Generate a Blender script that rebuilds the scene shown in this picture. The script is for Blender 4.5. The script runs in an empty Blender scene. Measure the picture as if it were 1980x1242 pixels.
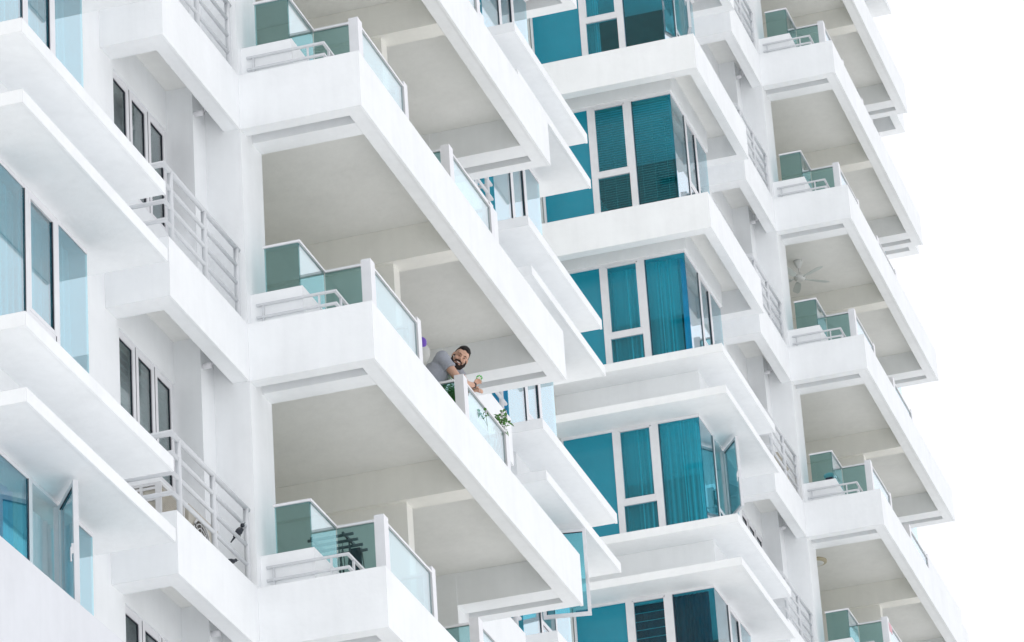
import bpy, bmesh, math, random
from mathutils import Vector, Matrix, noise
random.seed(7)
sc = bpy.context.scene
COL = sc.collection
rad = math.radians

# ------------------------------------------------------------------ camera
R = Vector((0.29429688, -0.95371878, -0.06172389))
U = Vector((-0.39114169, -0.17912183, 0.90273116))
Fw = Vector((0.87200775, 0.24152817, 0.42575417))
cam = bpy.data.cameras.new('camera')
cam.sensor_width = 36
cam.lens = 144.866
cam.clip_start = 0.5
cam.clip_end = 3000
co = bpy.data.objects.new('camera', cam)
COL.objects.link(co)
M4 = Matrix(((R.x, U.x, -Fw.x, 0), (R.y, U.y, -Fw.y, 0), (R.z, U.z, -Fw.z, 0), (0, 0, 0, 1)))
co.matrix_world = Matrix.Translation((-37.21019, -13.20518, -24.04951)) @ M4
sc.camera = co

# ------------------------------------------------------------------ world and sun
SUN_DIR = Vector((-0.16, -0.04, 1.0)).normalized()
EL = math.asin(SUN_DIR.z)
w = bpy.data.worlds.new('World')
sc.world = w
w.use_nodes = True
nt = w.node_tree
for n in list(nt.nodes):
    nt.nodes.remove(n)
out = nt.nodes.new('ShaderNodeOutputWorld')
bg = nt.nodes.new('ShaderNodeBackground')
bg.inputs['Strength'].default_value = 0.1
sky = nt.nodes.new('ShaderNodeTexSky')
sky.sky_type = 'NISHITA'
sky.sun_disc = False
sky.sun_elevation = EL
sky.sun_rotation = math.atan2(SUN_DIR.x, SUN_DIR.y)
sky.dust_density = 3
tc = nt.nodes.new('ShaderNodeTexCoord')
nz = nt.nodes.new('ShaderNodeTexNoise')
nz.inputs['Scale'].default_value = 2.2
nz.inputs['Detail'].default_value = 5
nt.links.new(tc.outputs['Generated'], nz.inputs['Vector'])
cr = nt.nodes.new('ShaderNodeValToRGB')
cr.color_ramp.elements[0].position = 0.35
cr.color_ramp.elements[0].color = (7.9, 8.1, 8.7, 1)
cr.color_ramp.elements[1].position = 0.6
cr.color_ramp.elements[1].color = (9.4, 9.5, 9.8, 1)
nt.links.new(nz.outputs['Fac'], cr.inputs['Fac'])
mx = nt.nodes.new('ShaderNodeMixRGB')
mx.inputs['Fac'].default_value = 0.9
nt.links.new(sky.outputs['Color'], mx.inputs['Color1'])
nt.links.new(cr.outputs['Color'], mx.inputs['Color2'])
# overcast luminance: the zenith is brighter than the horizon
sx = nt.nodes.new('ShaderNodeSeparateXYZ')
nt.links.new(tc.outputs['Generated'], sx.inputs['Vector'])
mr = nt.nodes.new('ShaderNodeMapRange')
mr.inputs['From Min'].default_value = 0.25
mr.inputs['From Max'].default_value = 1.0
mr.inputs['To Min'].default_value = 1.0
mr.inputs['To Max'].default_value = 1.2
nt.links.new(sx.outputs['Z'], mr.inputs['Value'])
# added bright lobe in the sky, so the side glass reflects more
dt = nt.nodes.new('ShaderNodeVectorMath')
dt.operation = 'DOT_PRODUCT'
nv = nt.nodes.new('ShaderNodeVectorMath')
nv.operation = 'NORMALIZE'
nt.links.new(tc.outputs['Generated'], nv.inputs[0])
nt.links.new(nv.outputs['Vector'], dt.inputs[0])
dt.inputs[1].default_value = (0.85, -0.29, 0.43)
m2 = nt.nodes.new('ShaderNodeMapRange')
m2.interpolation_type = 'SMOOTHSTEP'
m2.inputs['From Min'].default_value = 0.87
m2.inputs['From Max'].default_value = 0.965
m2.inputs['To Min'].default_value = 1.0
m2.inputs['To Max'].default_value = 1.45
nt.links.new(dt.outputs['Value'], m2.inputs['Value'])
mm = nt.nodes.new('ShaderNodeMath')
mm.operation = 'MULTIPLY'
vm = nt.nodes.new('ShaderNodeVectorMath')
vm.operation = 'SCALE'
nt.links.new(mx.outputs['Color'], vm.inputs[0])
nt.links.new(mr.outputs['Result'], mm.inputs[0])
nt.links.new(m2.outputs['Result'], mm.inputs[1])
nt.links.new(mm.outputs[0], vm.inputs['Scale'])
nt.links.new(vm.outputs['Vector'], bg.inputs['Color'])
nt.links.new(bg.outputs['Background'], out.inputs['Surface'])

sl = bpy.data.lights.new('sun', 'SUN')
sl.energy = 1.5
sl.angle = rad(25)
sl.color = (1.0, 0.985, 0.96)
so = bpy.data.objects.new('sun', sl)
so.rotation_euler = SUN_DIR.to_track_quat('Z', 'Y').to_euler()
so.location = (-20, -40, 30)
COL.objects.link(so)

sc.view_settings.view_transform = 'Standard'
sc.view_settings.look = 'None'
sc.view_settings.gamma = 1.0
sc.view_settings.exposure = 0.10
sc.cycles.max_bounces = 8
sc.cycles.diffuse_bounces = 6
sc.cycles.transparent_max_bounces = 16
sc.cycles.caustics_reflective = False
sc.cycles.caustics_refractive = False

# ------------------------------------------------------------------ materials
def new_mat(name):
    m = bpy.data.materials.new(name)
    m.use_nodes = True
    t = m.node_tree
    for n in list(t.nodes):
        t.nodes.remove(n)
    o = t.nodes.new('ShaderNodeOutputMaterial')
    return m, t, o

def pmat(name, col, rough=0.6, metal=0.0, var=0.0, scale=8.0, bump=0.0, bscale=40.0, trans=0.0, sheen=0.0, stretch=None):
    m, t, o = new_mat(name)
    b = t.nodes.new('ShaderNodeBsdfPrincipled')
    b.inputs['Roughness'].default_value = rough
    b.inputs['Metallic'].default_value = metal
    b.inputs['Base Color'].default_value = (*col, 1)
    if sheen:
        b.inputs['Sheen Weight'].default_value = sheen
    tcn = t.nodes.new('ShaderNodeTexCoord')
    src = tcn.outputs['Object']
    if stretch:
        mp = t.nodes.new('ShaderNodeMapping')
        mp.inputs['Scale'].default_value = stretch
        t.links.new(src, mp.inputs['Vector'])
        src = mp.outputs['Vector']
    if var:
        n1 = t.nodes.new('ShaderNodeTexNoise')
        n1.inputs['Scale'].default_value = scale
        n1.inputs['Detail'].default_value = 6
        n1.inputs['Roughness'].default_value = 0.65
        t.links.new(src, n1.inputs['Vector'])
        r = t.nodes.new('ShaderNodeValToRGB')
        r.color_ramp.elements[0].position = 0.3
        r.color_ramp.elements[1].position = 0.7
        r.color_ramp.elements[0].color = (*[c * (1 - var) for c in col], 1)
        r.color_ramp.elements[1].color = (*[min(1, c * (1 + var)) for c in col], 1)
        t.links.new(n1.outputs['Fac'], r.inputs['Fac'])
        t.links.new(r.outputs['Color'], b.inputs['Base Color'])
    if bump:
        n2 = t.nodes.new('ShaderNodeTexNoise')
        n2.inputs['Scale'].default_value = bscale
        n2.inputs['Detail'].default_value = 4
        t.links.new(tcn.outputs['Object'], n2.inputs['Vector'])
        bp_ = t.nodes.new('ShaderNodeBump')
        bp_.inputs['Strength'].default_value = bump
        bp_.inputs['Distance'].default_value = 0.01
        t.links.new(n2.outputs['Fac'], bp_.inputs['Height'])
        t.links.new(bp_.outputs['Normal'], b.inputs['Normal'])
    if trans:
        tr = t.nodes.new('ShaderNodeBsdfTranslucent')
        tr.inputs['Color'].default_value = (*col, 1)
        mxs = t.nodes.new('ShaderNodeMixShader')
        mxs.inputs['Fac'].default_value = trans
        t.links.new(b.outputs[0], mxs.inputs[1])
        t.links.new(tr.outputs[0], mxs.inputs[2])
        t.links.new(mxs.outputs[0], o.inputs['Surface'])
    else:
        t.links.new(b.outputs[0], o.inputs['Surface'])
    return m

def plaster(name, col):
    """painted render: broad patchiness, faint vertical rain streaks, soft arris"""
    m, t, o = new_mat(name)
    b = t.nodes.new('ShaderNodeBsdfPrincipled')
    b.inputs['Roughness'].default_value = 0.75
    b.inputs['Specular IOR Level'].default_value = 0.25
    g = t.nodes.new('ShaderNodeNewGeometry')
    n1 = t.nodes.new('ShaderNodeTexNoise')
    n1.inputs['Scale'].default_value = 1.6
    n1.inputs['Detail'].default_value = 7
    n1.inputs['Roughness'].default_value = 0.62
    t.links.new(g.outputs['Position'], n1.inputs['Vector'])
    mp = t.nodes.new('ShaderNodeMapping')
    mp.inputs['Scale'].default_value = (9, 9, 0.7)
    t.links.new(g.outputs['Position'], mp.inputs['Vector'])
    n2 = t.nodes.new('ShaderNodeTexNoise')
    n2.inputs['Scale'].default_value = 1.0
    n2.inputs['Detail'].default_value = 5
    t.links.new(mp.outputs['Vector'], n2.inputs['Vector'])
    add = t.nodes.new('ShaderNodeMath')
    add.operation = 'MULTIPLY_ADD'
    add.inputs[1].default_value = 0.45
    t.links.new(n2.outputs['Fac'], add.inputs[0])
    t.links.new(n1.outputs['Fac'], add.inputs[2])
    r = t.nodes.new('ShaderNodeValToRGB')
    r.color_ramp.elements[0].position = 0.48
    r.color_ramp.elements[0].color = (*[c * 0.95 for c in col], 1)
    r.color_ramp.elements[1].position = 0.85
    r.color_ramp.elements[1].color = (*[c * 1.015 for c in col], 1)
    t.links.new(add.outputs[0], r.inputs['Fac'])
    t.links.new(r.outputs['Color'], b.inputs['Base Color'])
    n3 = t.nodes.new('ShaderNodeTexNoise')
    n3.inputs['Scale'].default_value = 14
    n3.inputs['Detail'].default_value = 5
    t.links.new(g.outputs['Position'], n3.inputs['Vector'])
    bev = t.nodes.new('ShaderNodeBevel')
    bev.samples = 2
    bev.inputs['Radius'].default_value = 0.006
    bmp = t.nodes.new('ShaderNodeBump')
    bmp.inputs['Strength'].default_value = 0.25
    bmp.inputs['Distance'].default_value = 0.012
    t.links.new(n3.outputs['Fac'], bmp.inputs['Height'])
    t.links.new(bev.outputs['Normal'], bmp.inputs['Normal'])
    t.links.new(bmp.outputs['Normal'], b.inputs['Normal'])
    t.links.new(b.outputs[0], o.inputs['Surface'])
    return m

def glass(name, tint, base=0.05, rough=0.012):
    """thin glazing: tinted see-through plus a mirror part that grows towards grazing"""
    m, t, o = new_mat(name)
    tr = t.nodes.new('ShaderNodeBsdfTransparent')
    tr.inputs['Color'].default_value = (*tint, 1)
    gl = t.nodes.new('ShaderNodeBsdfGlossy')
    gl.inputs['Roughness'].default_value = rough
    gl.inputs['Color'].default_value = (0.95, 0.975, 1, 1)
    lw = t.nodes.new('ShaderNodeLayerWeight')
    lw.inputs['Blend'].default_value = 0.5
    pw = t.nodes.new('ShaderNodeMath')
    pw.operation = 'POWER'
    pw.inputs[1].default_value = 2.7
    t.links.new(lw.outputs['Facing'], pw.inputs[0])
    ml = t.nodes.new('ShaderNodeMath')
    ml.operation = 'MULTIPLY_ADD'
    ml.inputs[1].default_value = 1 - base
    ml.inputs[2].default_value = base
    t.links.new(pw.outputs[0], ml.inputs[0])
    mxs = t.nodes.new('ShaderNodeMixShader')
    t.links.new(ml.outputs[0], mxs.inputs['Fac'])
    t.links.new(tr.outputs[0], mxs.inputs[1])
    t.links.new(gl.outputs[0], mxs.inputs[2])
    t.links.new(mxs.outputs[0], o.inputs['Surface'])
    return m

WHITE = plaster('white_render', (0.868, 0.885, 0.895))
CREAM = plaster('ceiling_bounce_tint', (0.865, 0.865, 0.84))  # cream tone puts the coffers' warm bounce light into the paint
WARM = plaster('warm_bounce_paint', (0.87, 0.862, 0.815))  # wall paint; on the crossbeams its warmth stands in for bounce light
TILE = pmat('beige_floor_tile', (0.62, 0.57, 0.46), 0.5, var=0.08, scale=3)
FRAME = pmat('frame_white', (0.80, 0.80, 0.82), 0.4, var=0.04, scale=5)
RAILM = pmat('rail_grey_paint', (0.62, 0.64, 0.66), 0.45, var=0.05, scale=6)
GASKET = pmat('black_gasket', (0.015, 0.015, 0.03), 0.5)
G_WIN = glass('teal_window_glass', (0.40, 0.86, 0.93), 0.02)
G_SIDE = glass('blue_window_glass', (0.45, 0.78, 0.84), 0.03)
G_DARK = glass('grey_window_glass', (0.60, 0.74, 0.72), 0.03)
G_BAL = glass('green_balcony_glass', (0.62, 0.79, 0.80), 0.02)
SPAN = pmat('teal_spandrel_glass', (0.004, 0.255, 0.36), 0.15, var=0.05, scale=3)
def sheer(name, col, op=0.45):
    """thin cloth: see-through where it faces you, dense where a fold turns away"""
    m, t, o = new_mat(name)
    d = t.nodes.new('ShaderNodeBsdfDiffuse'); d.inputs['Color'].default_value = (*col, 1)
    tl = t.nodes.new('ShaderNodeBsdfTranslucent'); tl.inputs['Color'].default_value = (*col, 1)
    a = t.nodes.new('ShaderNodeMixShader'); a.inputs['Fac'].default_value = 0.25
    t.links.new(d.outputs[0], a.inputs[1]); t.links.new(tl.outputs[0], a.inputs[2])
    tr = t.nodes.new('ShaderNodeBsdfTransparent')
    lw = t.nodes.new('ShaderNodeLayerWeight'); lw.inputs['Blend'].default_value = 0.5
    mr_ = t.nodes.new('ShaderNodeMapRange'); mr_.inputs['From Max'].default_value = 0.8
    mr_.inputs['To Min'].default_value = op; mr_.inputs['To Max'].default_value = 1.0
    t.links.new(lw.outputs['Facing'], mr_.inputs['Value'])
    mxs = t.nodes.new('ShaderNodeMixShader')
    t.links.new(mr_.outputs['Result'], mxs.inputs['Fac'])
    t.links.new(tr.outputs[0], mxs.inputs[1]); t.links.new(a.outputs[0], mxs.inputs[2])
    t.links.new(mxs.outputs[0], o.inputs['Surface'])
    return m
CURT_T = sheer('light_blue_curtain', (0.92, 0.96, 0.96), 0.30)
CURT_B = pmat('blue_curtain', (0.22, 0.52, 0.74), 0.9, var=0.08, scale=6, trans=0.15)
CURT_W = pmat('white_curtain', (0.90, 0.91, 0.93), 0.9, var=0.03, trans=0.25)
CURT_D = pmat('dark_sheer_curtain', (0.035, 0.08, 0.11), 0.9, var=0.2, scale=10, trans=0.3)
BLIND = pmat('blind_slats', (0.50, 0.54, 0.50), 0.5, var=0.06)
BLINDW = pmat('wide_blind_slats', (0.86, 0.90, 0.90), 0.5, var=0.06)
INNER = pmat('room_paint', (0.42, 0.42, 0.40), 0.9, var=0.1, scale=3)

# ------------------------------------------------------------------ mesh helpers
class MB:
    def __init__(self):
        self.v = []; self.f = []; self.m = []; self.s = []
    def box(self, x0, x1, y0, y1, z0, z1, mi=0):
        if x0 > x1: x0, x1 = x1, x0
        if y0 > y1: y0, y1 = y1, y0
        if z0 > z1: z0, z1 = z1, z0
        n = len(self.v)
        self.v += [(x0, y0, z0), (x1, y0, z0), (x1, y1, z0), (x0, y1, z0), (x0, y0, z1), (x1, y0, z1), (x1, y1, z1), (x0, y1, z1)]
        for q in ((0, 3, 2, 1), (4, 5, 6, 7), (0, 1, 5, 4), (1, 2, 6, 5), (2, 3, 7, 6), (3, 0, 4, 7)):
            self.f.append(tuple(n + i for i in q)); self.m.append(mi); self.s.append(False)
        return self
    def tube(self, pts, r, seg=10, mi=0, r2=None, caps=True):
        pts = [Vector(p) for p in pts]
        n0 = len(self.v)
        for i, p in enumerate(pts):
            if i == 0: d = pts[1] - p
            elif i == len(pts) - 1: d = p - pts[i - 1]
            else: d = (pts[i + 1] - p).normalized() + (p - pts[i - 1]).normalized()
            d.normalize()
            a = d.orthogonal().normalized() if abs(d.z) > .9 else d.cross(Vector((0, 0, 1))).normalized()
            b = d.cross(a).normalized()
            rr = r if r2 is None else r + (r2 - r) * i / (len(pts) - 1)
            if isinstance(r, (list, tuple)): rr = r[i]
            if 0 < i < len(pts) - 1:
                k = (pts[i + 1] - p).normalized().dot((p - pts[i - 1]).normalized())
                rr = rr * min(1.4, 1 / math.sqrt(max(0.3, (1 + k) / 2)))
            for j in range(seg):
                t = 2 * math.pi * j / seg
                q = p + a * math.cos(t) * rr + b * math.sin(t) * rr
                self.v.append(tuple(q))
        for i in range(len(pts) - 1):
            for j in range(seg):
                a0 = n0 + i * seg + j; a1 = n0 + i * seg + (j + 1) % seg
                self.f.append((a0, a1, a1 + seg, a0 + seg)); self.m.append(mi); self.s.append(True)
        if caps:
            self.f.append(tuple(n0 + j for j in range(seg))[::-1]); self.m.append(mi); self.s.append(False)
            e = n0 + (len(pts) - 1) * seg
            self.f.append(tuple(e + j for j in range(seg))); self.m.append(mi); self.s.append(False)
        return self
    def ball(self, c, r, mi=0, seg=16, rings=10, rot=None, sy=None):
        """ellipsoid"""
        c = Vector(c); r = (r, r, r) if not isinstance(r, (list, tuple)) else r
        n0 = len(self.v)
        for i in range(rings + 1):
            th = math.pi * i / rings
            for j in range(seg):
                ph = 2 * math.pi * j / seg
                q = Vector((r[0] * math.sin(th) * math.cos(ph), r[1] * math.sin(th) * math.sin(ph), r[2] * math.cos(th)))
                if rot is not None: q = rot @ q
                self.v.append(tuple(c + q))
        for i in range(rings):
            for j in range(seg):
                a = n0 + i * seg + j; b = n0 + i * seg + (j + 1) % seg
                self.f.append((a, a + seg, b + seg, b)); self.m.append(mi); self.s.append(True)
        return self
    def cyl(self, c, r, h, mi=0, seg=24, axis='z', r2=None):
        c = Vector(c)
        d = {'x': Vector((1, 0, 0)), 'y': Vector((0, 1, 0)), 'z': Vector((0, 0, 1))}[axis]
        return self.tube([c, c + d * h], r, seg, mi, r2)
    def quad(self, pts, mi=0, smooth=True):
        n = len(self.v); self.v += [tuple(p) for p in pts]
        self.f.append(tuple(range(n, n + len(pts)))); self.m.append(mi); self.s.append(smooth)
        return self
    def mesh(self, name, mats, clean=False):
        me = bpy.data.meshes.new(name)
        me.from_pydata(self.v, [], self.f)
        for m in (mats if isinstance(mats, (list, tuple)) else [mats]):
            me.materials.append(m)
        me.polygons.foreach_set('material_index', self.m)
        me.polygons.foreach_set('use_smooth', self.s)
        if clean:
            bm = bmesh.new(); bm.from_mesh(me)
            bmesh.ops.remove_doubles(bm, verts=bm.verts, dist=1e-5)
            bmesh.ops.recalc_face_normals(bm, faces=bm.faces)
            bm.to_mesh(me); bm.free()
        me.update()
        return me

def put(name, me, parent=None, loc=(0, 0, 0), rot=None, **props):
    """link ONE mesh object at world location loc"""
    o = bpy.data.objects.new(name, me)
    COL.objects.link(o)
    o.parent = parent
    o.location = Vector(loc) - (WL.get(parent.name, Vector()) if parent else Vector())
    WL[o.name] = Vector(loc)
    if rot is not None: o.rotation_euler = rot
    for k, v in props.items(): o[k] = v
    return o
WL = {}
def root(name, loc, label, cat, group=None):
    o = bpy.data.objects.new(name, None)
    COL.objects.link(o); o.location = loc; WL[o.name] = Vector(loc)
    o.empty_display_size = 0.2
    o['label'] = label; o['category'] = cat
    if group: o['group'] = group
    return o
def tag(o, label, cat, group=None):
    o['label'] = label; o['category'] = cat
    if group: o['group'] = group
    return o

D = 28.83876           # one bay of the facade repeats after this distance
GZ = -25.7
def off(m, F): return Vector((D * m, 0, -3.0 * F))

# ------------------------------------------------------------------ ground
g = MB(); g.quad([(-900, -900, 0), (900, -900, 0), (900, 900, 0), (-900, 900, 0)], smooth=False)
put('ground', g.mesh('ground', pmat('sandy_ground', (0.66, 0.655, 0.63), 0.95, var=0.25, scale=0.5, bump=0.3)), None, (0, 0, GZ), kind='structure')
g = MB(); g.quad([(-120, -70, 0), (140, -70, 0), (140, 2.8, 0), (-120, 2.8, 0)], smooth=False)
put('pavement', g.mesh('pavement', pmat('white_bounce_paving', (0.86, 0.86, 0.86), 0.85, var=0.05, scale=0.7, bump=0.2)), None, (0, 0, GZ + 0.004), kind='structure')  # out of view; whitened and enlarged to bounce light onto the undersides
g = MB(); g.box(-900, 900, -81, -70.2, 0, 0.004)
put('road', g.mesh('road', pmat('asphalt', (0.06, 0.06, 0.06), 0.9, var=0.2, scale=2)), None, (0, 0, GZ + 0.008), kind='structure')

# ------------------------------------------------------------------ the apartment building
B = root('apartment_building', (14, 3, GZ), 'large white apartment building with stepped balconies, projecting bays and teal glass', 'building')

L = 7.81
# main back wall and everything that runs the whole height
c = MB(); c.box(-12, 43, 2.8, 9, GZ, 27)
put('wall', c.mesh('rear_wall', WARM), B)

def mirror_box(mb, mir, x0, x1, *a, **k):
    if mir: mb.box(L - x0, L - x1, *a, **k)
    else: mb.box(x0, x1, *a, **k)

# columns and party walls (full height), one part each per stack
ZB = {0: (-3 * 5 - 1.4, 3 * 4 + 1.5), 1: (-3 * 1 - 1.4, 3 * 8 + 1.5)}
for m in (0, 1):
    zb, zt = ZB[m]
    for mir in (False, True):
        c = MB()
        mirror_box(c, mir, 0, 0.67, 0, 0.6, zb, zt)
        mirror_box(c, mir, 0.35, 0.6, 0.6, 2.8, zb, zt)
        put('column', c.mesh('column', WHITE), B, (D * m, 0, 0))
        c = MB()
        mirror_box(c, mir, -0.385, 0, 0.4, 0.8, zb, zt)
        put('pilaster', c.mesh('pilaster', WHITE), B, (D * m, 0, 0))
    c = MB(); c.box(3.84, 4.06, -0.455, 2.8, zb, zt)
    put('party_wall', c.mesh('party_wall', WARM), B, (D * m, 0, 0))
    # bay return walls
    c = MB(); c.box(-3.43, -3.37, 0.445, 0.8, zb, zt)
    put('return_wall', c.mesh('return_wall', WHITE), B, (D * m, 0, 0))
    c = MB(); c.box(13.93, 13.98, 0.445, 2.8, zb, zt)
    put('return_wall', c.mesh('return_wall', WHITE), B, (D * m, 0, 0))

FR = {0: range(-4, 6), 1: range(-8, 2)}

# walls of the utility recess, storey by storey, with the triple window opening
def recess_wall(mir):
    c = MB()
    if mir:
        mirror_box(c, True, -3.72, -1.93, 0.7, 0.8, -1.33, 1.67)
    else:
        mirror_box(c, False, -3.37, -1.93, 0.7, 0.8, -1.33, 1.67)
    mirror_box(c, mir, -1.93, -0.385, 0.7, 0.8, -0.07, 1.67)
    return c.mesh('recess_wall', WHITE)
RW = [recess_wall(False), recess_wall(True)]

# balcony tray: parapet, beams and coffered slab
def balcony_mesh():
    c = MB()
    b = -1.386
    c.box(0, 0.195, b, 0, 0, 0.66)
    c.box(0.195, 7.615, b, -1.186, 0, 0.659)
    c.box(7.615, L, b, 0, 0, 0.66)
    c.box(0.385, 0.67, -1.186, 0, 0.003, 0.42)
    c.box(7.149, 7.457, -1.186, 0, 0.003, 0.42)
    c.box(3.768, 4.075, -1.186, 2.8, 0.003, 0.42, 2)  # white beam, tinted warm to imitate bounce light in the recess
    c.box(0.195, 7.615, -1.186, 2.8, 0.42, 0.536, 1)
    c.box(0.6, 7.2, -1.18, 2.79, 0.536, 0.54, 3)
    # drip edge
    c.box(0.03, L - 0.002, b, b + 0.035, -0.012, 0)
    c.box(0.0, 0.03, b, 0, -0.012, 0)
    # planter kerb that carries the glass screen
    c.box(0.12, 1.0, -0.59, 0, 0.54, 1.05)
    c.box(6.81, 7.69, -0.59, 0, 0.54, 1.05)
    return c.mesh('balcony', [WHITE, CREAM, WARM, TILE])
BAL = balcony_mesh()
def fl(): return MB()
RAILW = 0.045
def bal_pillar(x0, x1):
    return fl().box(x0, x1, -1.085, -0.975, 0.54, 1.66).mesh('post', FRAME)
PIL = [bal_pillar(0.98, 1.13), bal_pillar(2.60, 2.73), bal_pillar(4.28, 4.44), bal_pillar(5.92, 6.05)]
def gp(x0, x1, y0, y1, z0, z1):
    return fl().box(x0, x1, y0, y1, z0, z1).mesh('glass_panel', G_BAL)
GY = -1.065
PAN = [gp(0.154, 0.166, -0.55, -0.165, 1.05, 1.578), gp(0.17, 0.97, -0.556, -0.544, 1.05, 1.578),
       gp(0.984, 0.996, -0.972, -0.56, 0.54, 1.578),
       gp(1.14, 2.59, GY, GY + 0.012, 0.54, 1.578), gp(2.66, 2.672, -0.97, -0.5, 0.54, 1.578),
       gp(4.284, 4.296, -0.972, -0.46, 0.54, 1.578), gp(4.45, 5.91, GY, GY + 0.012, 0.54, 1.578),
       gp(5.98, 5.992, -0.97, -0.5, 0.54, 1.578)]
def hrail(*bx):
    c = MB()
    for q in bx: c.box(*q, 1.580, 1.606)
    return c.mesh('handrail', FRAME)
h = 0.024
HRS = [hrail((0.16 - h, 0.16 + h, -0.55 - h, -0.155), (0.16 + h, 0.985 - h, -0.55 - h, -0.55 + h), (0.985 - h, 0.985 + h, -0.975, -0.55 + h)),
       hrail((1.13, 2.60, GY - 0.018, GY + 0.03)), hrail((2.66 - h, 2.66 + h, -0.975, -0.5)),
       hrail((4.29 - h, 4.29 + h, -0.975, -0.456)), hrail((4.44, 5.92, GY - 0.018, GY + 0.03)), hrail((5.985 - h, 5.985 + h, -0.975, -0.5))]
def safety_mesh():
    c = MB(); r = 0.016
    for z in (0.90, 0.755):
        c.box(0.1 - r, 0.1 + r, -0.975, -0.07, z - 0.012, z + 0.012)
        c.box(0.1 + r, 0.62, -0.975, -0.943, z - 0.012, z + 0.012)
    for y in (-0.147, -0.777):
        c.box(0.09, 0.11, y - 0.01, y + 0.01, 0.66, 0.888)
    c.box(0.26, 0.285, -0.97, -0.947, 0.54, 0.888)
    return c.mesh('safety_rail', RAILM)
SR = safety_mesh()

# utility ledge with pipe railing
def ledge_mesh(mir):
    c = MB()
    mb = lambda *a, **k: mirror_box(c, mir, *a, **k)
    mb(-2.28, 0, 0, 0.19, 0, 0.659)
    mb(-2.28, -1.97, 0.19, 0.7, 0, 0.66)
    c2 = (c.box(-1.97, 0, 0.19, 0.7, 0.42, 0.54, 1) if not mir else c.box(L, L + 1.97, 0.19, 0.7, 0.42, 0.54, 1))
    mb(-2.28, -0.002, 0.0, 0.03, -0.012, 0)
    mb(-2.28, -2.25, 0.03, 0.7, -0.012, 0)
    return c.mesh('utility_ledge', [WHITE, CREAM])
LEDGE = [ledge_mesh(False), ledge_mesh(True)]
RZ = [1.505, 1.292, 1.08, 0.866]
def mrx(mir, x): return L - x if mir else x
RAILS = []; POSTS = []
for mir in (False, True):
    rl = []
    for i, z in enumerate(RZ):
        r = 0.026 if i == 0 else 0.02
        xe = -0.06 if i == 0 else -0.13
        rl.append(MB().tube([(mrx(mir, xe), 0.05, z), (mrx(mir, -2.245), 0.05, z), (mrx(mir, -2.245), 0.7, z)], r, 12).mesh('rail', RAILM))
    RAILS.append(rl)
    POSTS.append([MB().cyl((mrx(mir, x), 0.05, 0.655), 0.03, 1.49 - 0.655, seg=14).mesh('post', RAILM) for x in (-2.06, -1.10, -0.14)])
# short drain outlet tucked in the corner of the recess
def drain(mir):
    c = MB()
    c.tube([(mrx(mir, -0.33), 0.40, 0.10), (mrx(mir, -0.33), 0.31, 0.10), (mrx(mir, -0.30), 0.27, 0.14), (mrx(mir, -0.30), 0.27, 0.42)], 0.03, 12)
    return c.mesh('drain_pipe', FRAME)
DR = [drain(False), drain(True)]
# triple casement in the recess
def tri_frame(mir):
    c = MB()
    y0, y1 = 0.715, 0.765
    xs = [(-1.93, -1.885), (-1.528, -1.364), (-0.996, -0.833), (-0.465, -0.388)]
    for a, b in xs: mirror_box(c, mir, a, b, y0, y1, -1.328, -0.072)
    mirror_box(c, mir, -1.885, -0.465, y0 + .003, y1 - .002, -0.155, -0.074)
    mirror_box(c, mir, -1.885, -0.465, y0 + .003, y1 - .002, -1.326, -1.27)
    for x in (-1.446, -0.915):     # dark strip standing in for the shadow gap between the casements
        mirror_box(c, mir, x - 0.004, x + 0.004, y0 - 0.003, y0, -1.3, -0.09, mi=1)
    return c.mesh('triple_window', [FRAME, GASKET])
def tri_pane(mir, a, b):
    c = MB(); mirror_box(c, mir, a, b, 0.735, 0.745, -1.27, -0.155)
    g = 0.012
    for q in ((a, a + g, -1.27, -.155), (b - g, b, -1.27, -.155), (a + g, b - g, -.155 - g, -.155)):
        mirror_box(c, mir, q[0], q[1], 0.726, 0.7345, q[2], q[3], mi=1)
    return c.mesh('pane', [G_DARK, GASKET])
TF = [tri_frame(False), tri_frame(True)]
TP = [[tri_pane(k, a, b) for a, b in ((-1.885, -1.528), (-1.364, -0.996), (-0.833, -0.465))] for k in (False, True)]
# jalousie blinds behind some of them
def louvres(mir):
    c = MB()
    for a, b in ((-1.88, -1.53), (-1.36, -1.0), (-0.83, -0.47)):
        z = -0.22
        while z > -1.25:
            x0, x1 = mrx(mir, a), mrx(mir, b)
            n = len(c.v)
            c.v += [(x0, 0.762, z), (x1, 0.762, z), (x1, 0.815, z + 0.045), (x0, 0.815, z + 0.045),
                    (x0, 0.762, z + .004), (x1, 0.762, z + .004), (x1, 0.815, z + 0.049), (x0, 0.815, z + 0.049)]
            for q in ((0, 1, 2, 3), (7, 6, 5, 4), (0, 4, 5, 1), (3, 2, 6, 7)):
                c.f.append(tuple(n + i for i in q)); c.m.append(0); c.s.append(False)
            z -= 0.085
    return c.mesh('louvre_blind', BLINDW)

# floor slab behind the facade
SLABS = [MB().box(-3.37, 0.35, 0.8, 2.8, 0.42, 0.54).mesh('floor_slab', INNER), MB().box(7.45, 11.47, 0.8, 2.8, 0.42, 0.54).mesh('floor_slab', INNER)]

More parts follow.
